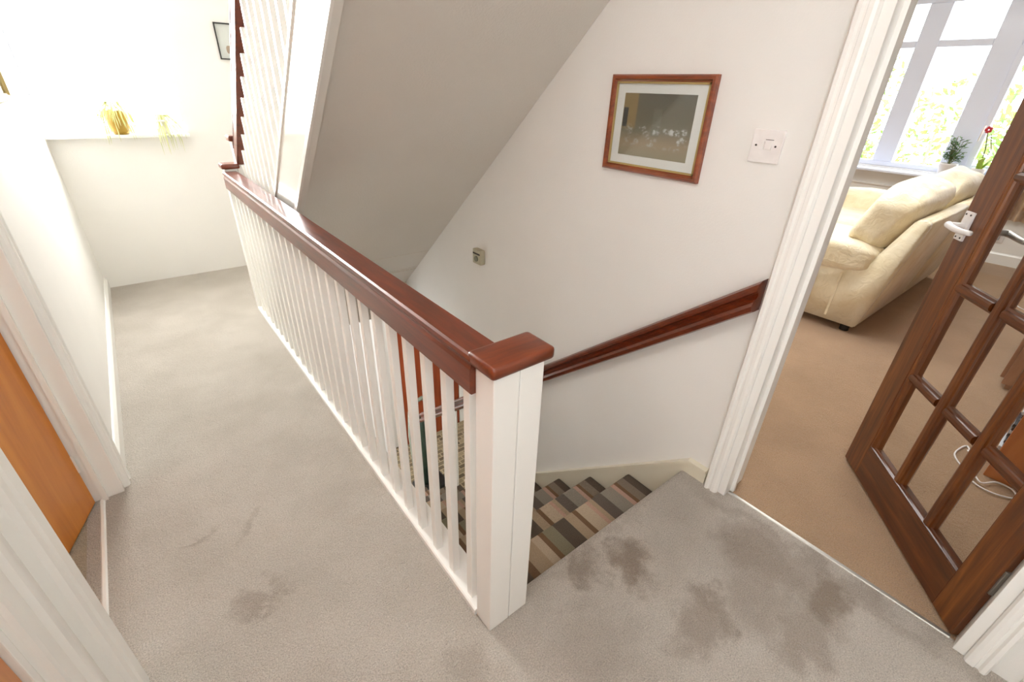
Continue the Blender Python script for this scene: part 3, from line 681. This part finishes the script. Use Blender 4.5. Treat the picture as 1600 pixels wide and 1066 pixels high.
for a, l_ in ((.3, .16), (1.6, .14), (3.0, .15), (4.4, .13), (5.4, .16)):
    leaf_strip(bb, [(5.9, .27, .82), (5.9 + math.cos(a) * l_ * .5, .27 + math.sin(a) * l_ * .5, .93), (5.9 + math.cos(a) * l_, .27 + math.sin(a) * l_, .9)], .05)
obj('leaves', bb, plant_mat('lime_leaf', srgb(150, 190, 60), srgb(190, 214, 90)), orc)
bb = B()
for k in range(5):
    a = k * 1.257; blob(bb, (5.885, .33 + math.cos(a) * .016, 1.165 + math.sin(a) * .018), (.012, .026, .03), (a, 0, 0), 1, 10, 6)
obj('flower', bb, plain('red_petal', srgb(190, 40, 50), .5), orc, True)

# garden trees outside the lounge window
def tree(cx, cy, cz, rx, rz, nl, label):
    t = thing('garden_tree', label, 'tree', (cx, cy, LOW))
    b = B(); tube(b, [(cx, cy, LOW), (cx + .05, cy - .05, cz - rz), (cx, cy, cz + rz * .3)], .06, 10, .02)
    for k in range(7):
        a = k * .9; tube(b, [(cx, cy, cz - rz * .6 + .15 * k), (cx + math.cos(a) * rx * .7, cy + math.sin(a) * rx * .7, cz + .2 * k - .2)], .012, 6, .005)
    obj('trunk', b, plain('bark', srgb(150, 150, 100), .9), t, True)
    b = B()
    for i in range(nl):
        v = Vector((random.gauss(0, 1), random.gauss(0, 1), random.gauss(0, 1))).normalized(); k = random.uniform(.45, 1.0)
        v = Vector((v.x * rx, v.y * rx, v.z * rz)) * k
        if mn.noise(v * 1.6 + Vector((cx, 0, 0))) < -.02: continue
        p = Vector((cx, cy, cz)) + v; s = random.uniform(.05, .11)
        a = Vector((random.uniform(-1, 1), random.uniform(-1, 1), random.uniform(-1, 1))).normalized(); b2 = a.orthogonal().normalized()
        b.faces.new([b.verts.new(p + q) for q in (a * s, b2 * s * .5, -a * s, -b2 * s * .5)])
    obj('foliage', b, 'garden_leaf', t)
tree(10.5, 3.3, 1.0, 1.35, 1.5, 1500, 'loose green tree seen through the left lounge pane')
tree(13.6, 2.3, .6, 1.4, 1.5, 1300, 'low pale green tree seen through the middle lounge pane')
tree(10.0, .4, 1.0, 1.1, 1.5, 1300, 'green tree seen through the right lounge casement')

# ------------------------------------------------------------------ sofa
so = thing('sofa', 'cream two-seat sofa seen from its back corner in the lounge', 'sofa', (3.95, .5, 0))
X0, X1, XM = 2.99, 4.93, 3.95
side = [(.10, .05), (-.045, .74), (-.03, .765), (.01, .765), (.03, .75), (.18, .43), (.95, .40), (.99, .36), (.99, .06), (.95, .05)]
for (xa, xb) in ((X0, X0 + .07), (X1 - .07, X1)):
    b = prism(B(), side, (xa, 0, 0), (xb, 0, 0), Vector((0, 1, 0)), Vector((0, 0, 1))); bmesh.ops.bevel(b, geom=b.edges[:], offset=.008, segments=2, affect='EDGES')
    obj('side_panel', b, 'leather', so, True)
for (xa, xb) in ((X0 + .07, XM - .004), (XM + .004, X1 - .07)):
    b = prism(B(), [(.10, .05), (-.045, .74), (-.03, .765), (.01, .765), (.04, .75), (.2, .40), (.25, .05)], (xa, 0, 0), (xb, 0, 0), Vector((0, 1, 0)), Vector((0, 0, 1)))
    bmesh.ops.bevel(b, geom=b.edges[:], offset=.008, segments=2, affect='EDGES'); obj('back_panel', b, 'leather', so, True)
bx('seat_base', 'leather', so, X0 + .07, X1 - .07, .2, .97, .05, .33, bev=.02)
for xa, s in ((X0 + .10, 0), (X1 - .12, 3)):
    bb = B(); blob(bb, (xa, .58, .49 if s == 0 else .53), (.33, .90, .20 if s == 0 else .26), e=.45, lump=.05, seed=s); obj('armrest', bb, 'leather', so, True)
for xa, s in ((3.50, 1), (4.40, 2)):
    bb = B(); blob(bb, (xa, .60, .40), (.86 if s == 1 else .84, .86, .22), e=.35, lump=.05, seed=s); obj('seat_cushion', bb, 'leather', so, True)
for xa, wd, s in ((3.46, .92, 4), (4.39, .90, 6)):
    bb = B(); blob(bb, (xa, .195, .72), (wd, .26, .44), (.40, 0, 0), e=.52, lump=.06, seed=s, nu=56, nv=30); obj('back_cushion', bb, 'leather', so, True)
for x, y in ((X0 + .06, .16), (X1 - .06, .16), (X0 + .06, .92), (X1 - .06, .92)):
    bb = B(); tube(bb, [(x, y, 0), (x, y, .055)], .028, 14); obj('foot', bb, 'black', so)
# raised square-spiral ornament on the end panel
key = [(.78, .12), (.42, .12), (.42, .33), (.66, .33), (.66, .22), (.54, .22)]
bb = B()
for (ya_, za_), (yb_, zb_) in zip(key, key[1:]):
    box(bb, X0 - .009, X0 + .002, min(ya_, yb_) - .014, max(ya_, yb_) + .014, min(za_, zb_) - .014, max(za_, zb_) + .014, bev=.003)
box(bb, X0 - .006, X0 + .002, .27, .285, .08, .38, bev=.002)
obj('embossed_key_pattern', bb, 'leather', so)

# ------------------------------------------------------------------ lounge floor things
ct = thing('media_tower', 'narrow orange wooden tower holding disc cases behind the glazed door', 'shelf', (2.15, -.85, 0))
bx('side_panel', 'orange', ct, 2.0, 2.018, -1.02, -.725, 0, 1.05, bev=.002); bx('side_panel', 'orange', ct, 2.19, 2.208, -1.02, -.725, 0, 1.05, bev=.002)
bx('back_panel', 'orange', ct, 2.0, 2.208, -1.03, -1.02, 0, 1.05); bx('plinth', 'orange', ct, 2.018, 2.19, -1.02, -.75, 0, .07); bx('top', 'orange', ct, 1.99, 2.218, -1.03, -.715, 1.05, 1.07, bev=.002)
cc = [('dark', srgb(40, 42, 50)), ('white', srgb(210, 214, 220)), ('blue', srgb(80, 100, 150)), ('red', srgb(160, 50, 60)), ('grey', srgb(120, 122, 120))]
cm = [plain('case_' + n_, c_, .25) for n_, c_ in cc]
fc = {}
for k in range(60):
    z = .075 + k * .0155; i = random.choice((0, 0, 0, 1, 1, 2, 3, 4))
    dy = random.uniform(-.004, .006)
    if i not in fc:
        o = obj('disc_case', box(B(), -.07, .07, -.125, 0, 0, .0125, bev=.0012), cm[i]); tag(o, cc[i][0] + ' plastic disc case lying in the orange wooden tower', 'disc case', cc[i][0] + ' disc cases in the wooden tower'); fc[i] = o
    else:
        o = fc[i].copy(); COL.objects.link(o)
    o.location = (2.104, -.722 + dy, z)
cb = thing('cabinet', 'low brown wooden cabinet standing by the lounge wall', 'cabinet', (3.3, -.9, 0))
bx('body', 'brown', cb, 2.96, 3.8, -1.1, -.63, .03, .72, bev=.003)
bx('plinth', 'brown', cb, 2.98, 3.78, -1.08, -.65, 0, .03); bx('top', 'brown', cb, 2.94, 3.82, -1.12, -.61, .72, .745, bev=.004)
for a, c in ((2.97, 3.375), (3.385, 3.79)):
    dd = bx('door', 'brown', cb, a, c, -.63, -.612, .06, .70, bev=.003)
    bb = B(); xx = c - .04 if a < 3 else a + .04; tube(bb, [(xx, -.612, .4), (xx, -.595, .4)], .01, 10); obj('knob', bb, 'steel', dd)
def cable(pts, label):
    P = [Vector(p) for p in pts]; out = []
    for i in range(len(P) - 1):
        p0, p1, p2, p3 = P[max(i - 1, 0)], P[i], P[i + 1], P[min(i + 2, len(P) - 1)]
        for k in range(6):
            t = k / 6; out.append(.5 * ((2 * p1) + (p2 - p0) * t + (2 * p0 - 5 * p1 + 4 * p2 - p3) * t * t + (3 * p1 - p0 - 3 * p2 + p3) * t ** 3))
    b = B(); tube(b, out + [P[-1]], .0035, 6); return tag(obj('power_cable', b, 'white', None, True), label, 'cable')
cable([(2.10, -.67, .004), (2.17, -.64, .006), (2.06, -.62, .004), (1.98, -.66, .004), (1.90, -.71, .005), (1.88, -.77, .008), (1.92, -.83, .005), (1.97, -.82, .006), (1.97, -.77, .01), (1.91, -.73, .012), (1.96, -.70, .014), (2.05, -.69, .006), (2.14, -.65, .004)],
      'loose loops of white cable on peach carpet beside the wooden tower')
cable([(5.2, -.50, .004), (5.05, -.47, .004), (4.8, -.47, .004), (4.65, -.5, .004), (4.62, -.58, .004), (4.8, -.63, .004)], 'white cable loop on the carpet near the lounge window wall')
so2 = thing('wall_socket', 'small white wall socket low under the lounge window', 'socket', (6.0, -.08, .25))
bx('socket_plate', 'white', so2, 5.985, 6.0, -.13, -.03, .2, .3, bev=.003); bx('plug', plain('grey_plug', srgb(170, 168, 164), .5), so2, 5.95, 5.986, -.1, -.06, .225, .27, bev=.004)

# upright vacuum cleaner in the lower hall
vc = thing('vacuum_cleaner', 'dark green and grey upright vacuum cleaner standing in the lower hall', 'vacuum cleaner', (1.3, 2.85, LOW))
bx('floor_head', 'black', vc, 1.08, 1.42, 2.66, 2.92, LOW, LOW + .14, bev=.03, smooth=True)
bb = B(); tube(bb, [(1.24, 2.84, LOW + .13), (1.24, 2.86, LOW + .6), (1.22, 2.88, LOW + .95)], .085, 18, .06); obj('dust_canister', bb, plain('dark_green_plastic', srgb(44, 58, 46), .25), vc, True)
bb = B(); tube(bb, [(1.12, 2.86, LOW + .2), (1.10, 2.87, LOW + .8), (1.12, 2.88, LOW + 1.08), (1.18, 2.88, LOW + 1.18), (1.26, 2.88, LOW + 1.2), (1.33, 2.88, LOW + 1.12), (1.34, 2.87, LOW + .8)], .022, 12)
obj('handle_frame', bb, plain('grey_green_plastic', srgb(120, 126, 112), .4), vc, True)
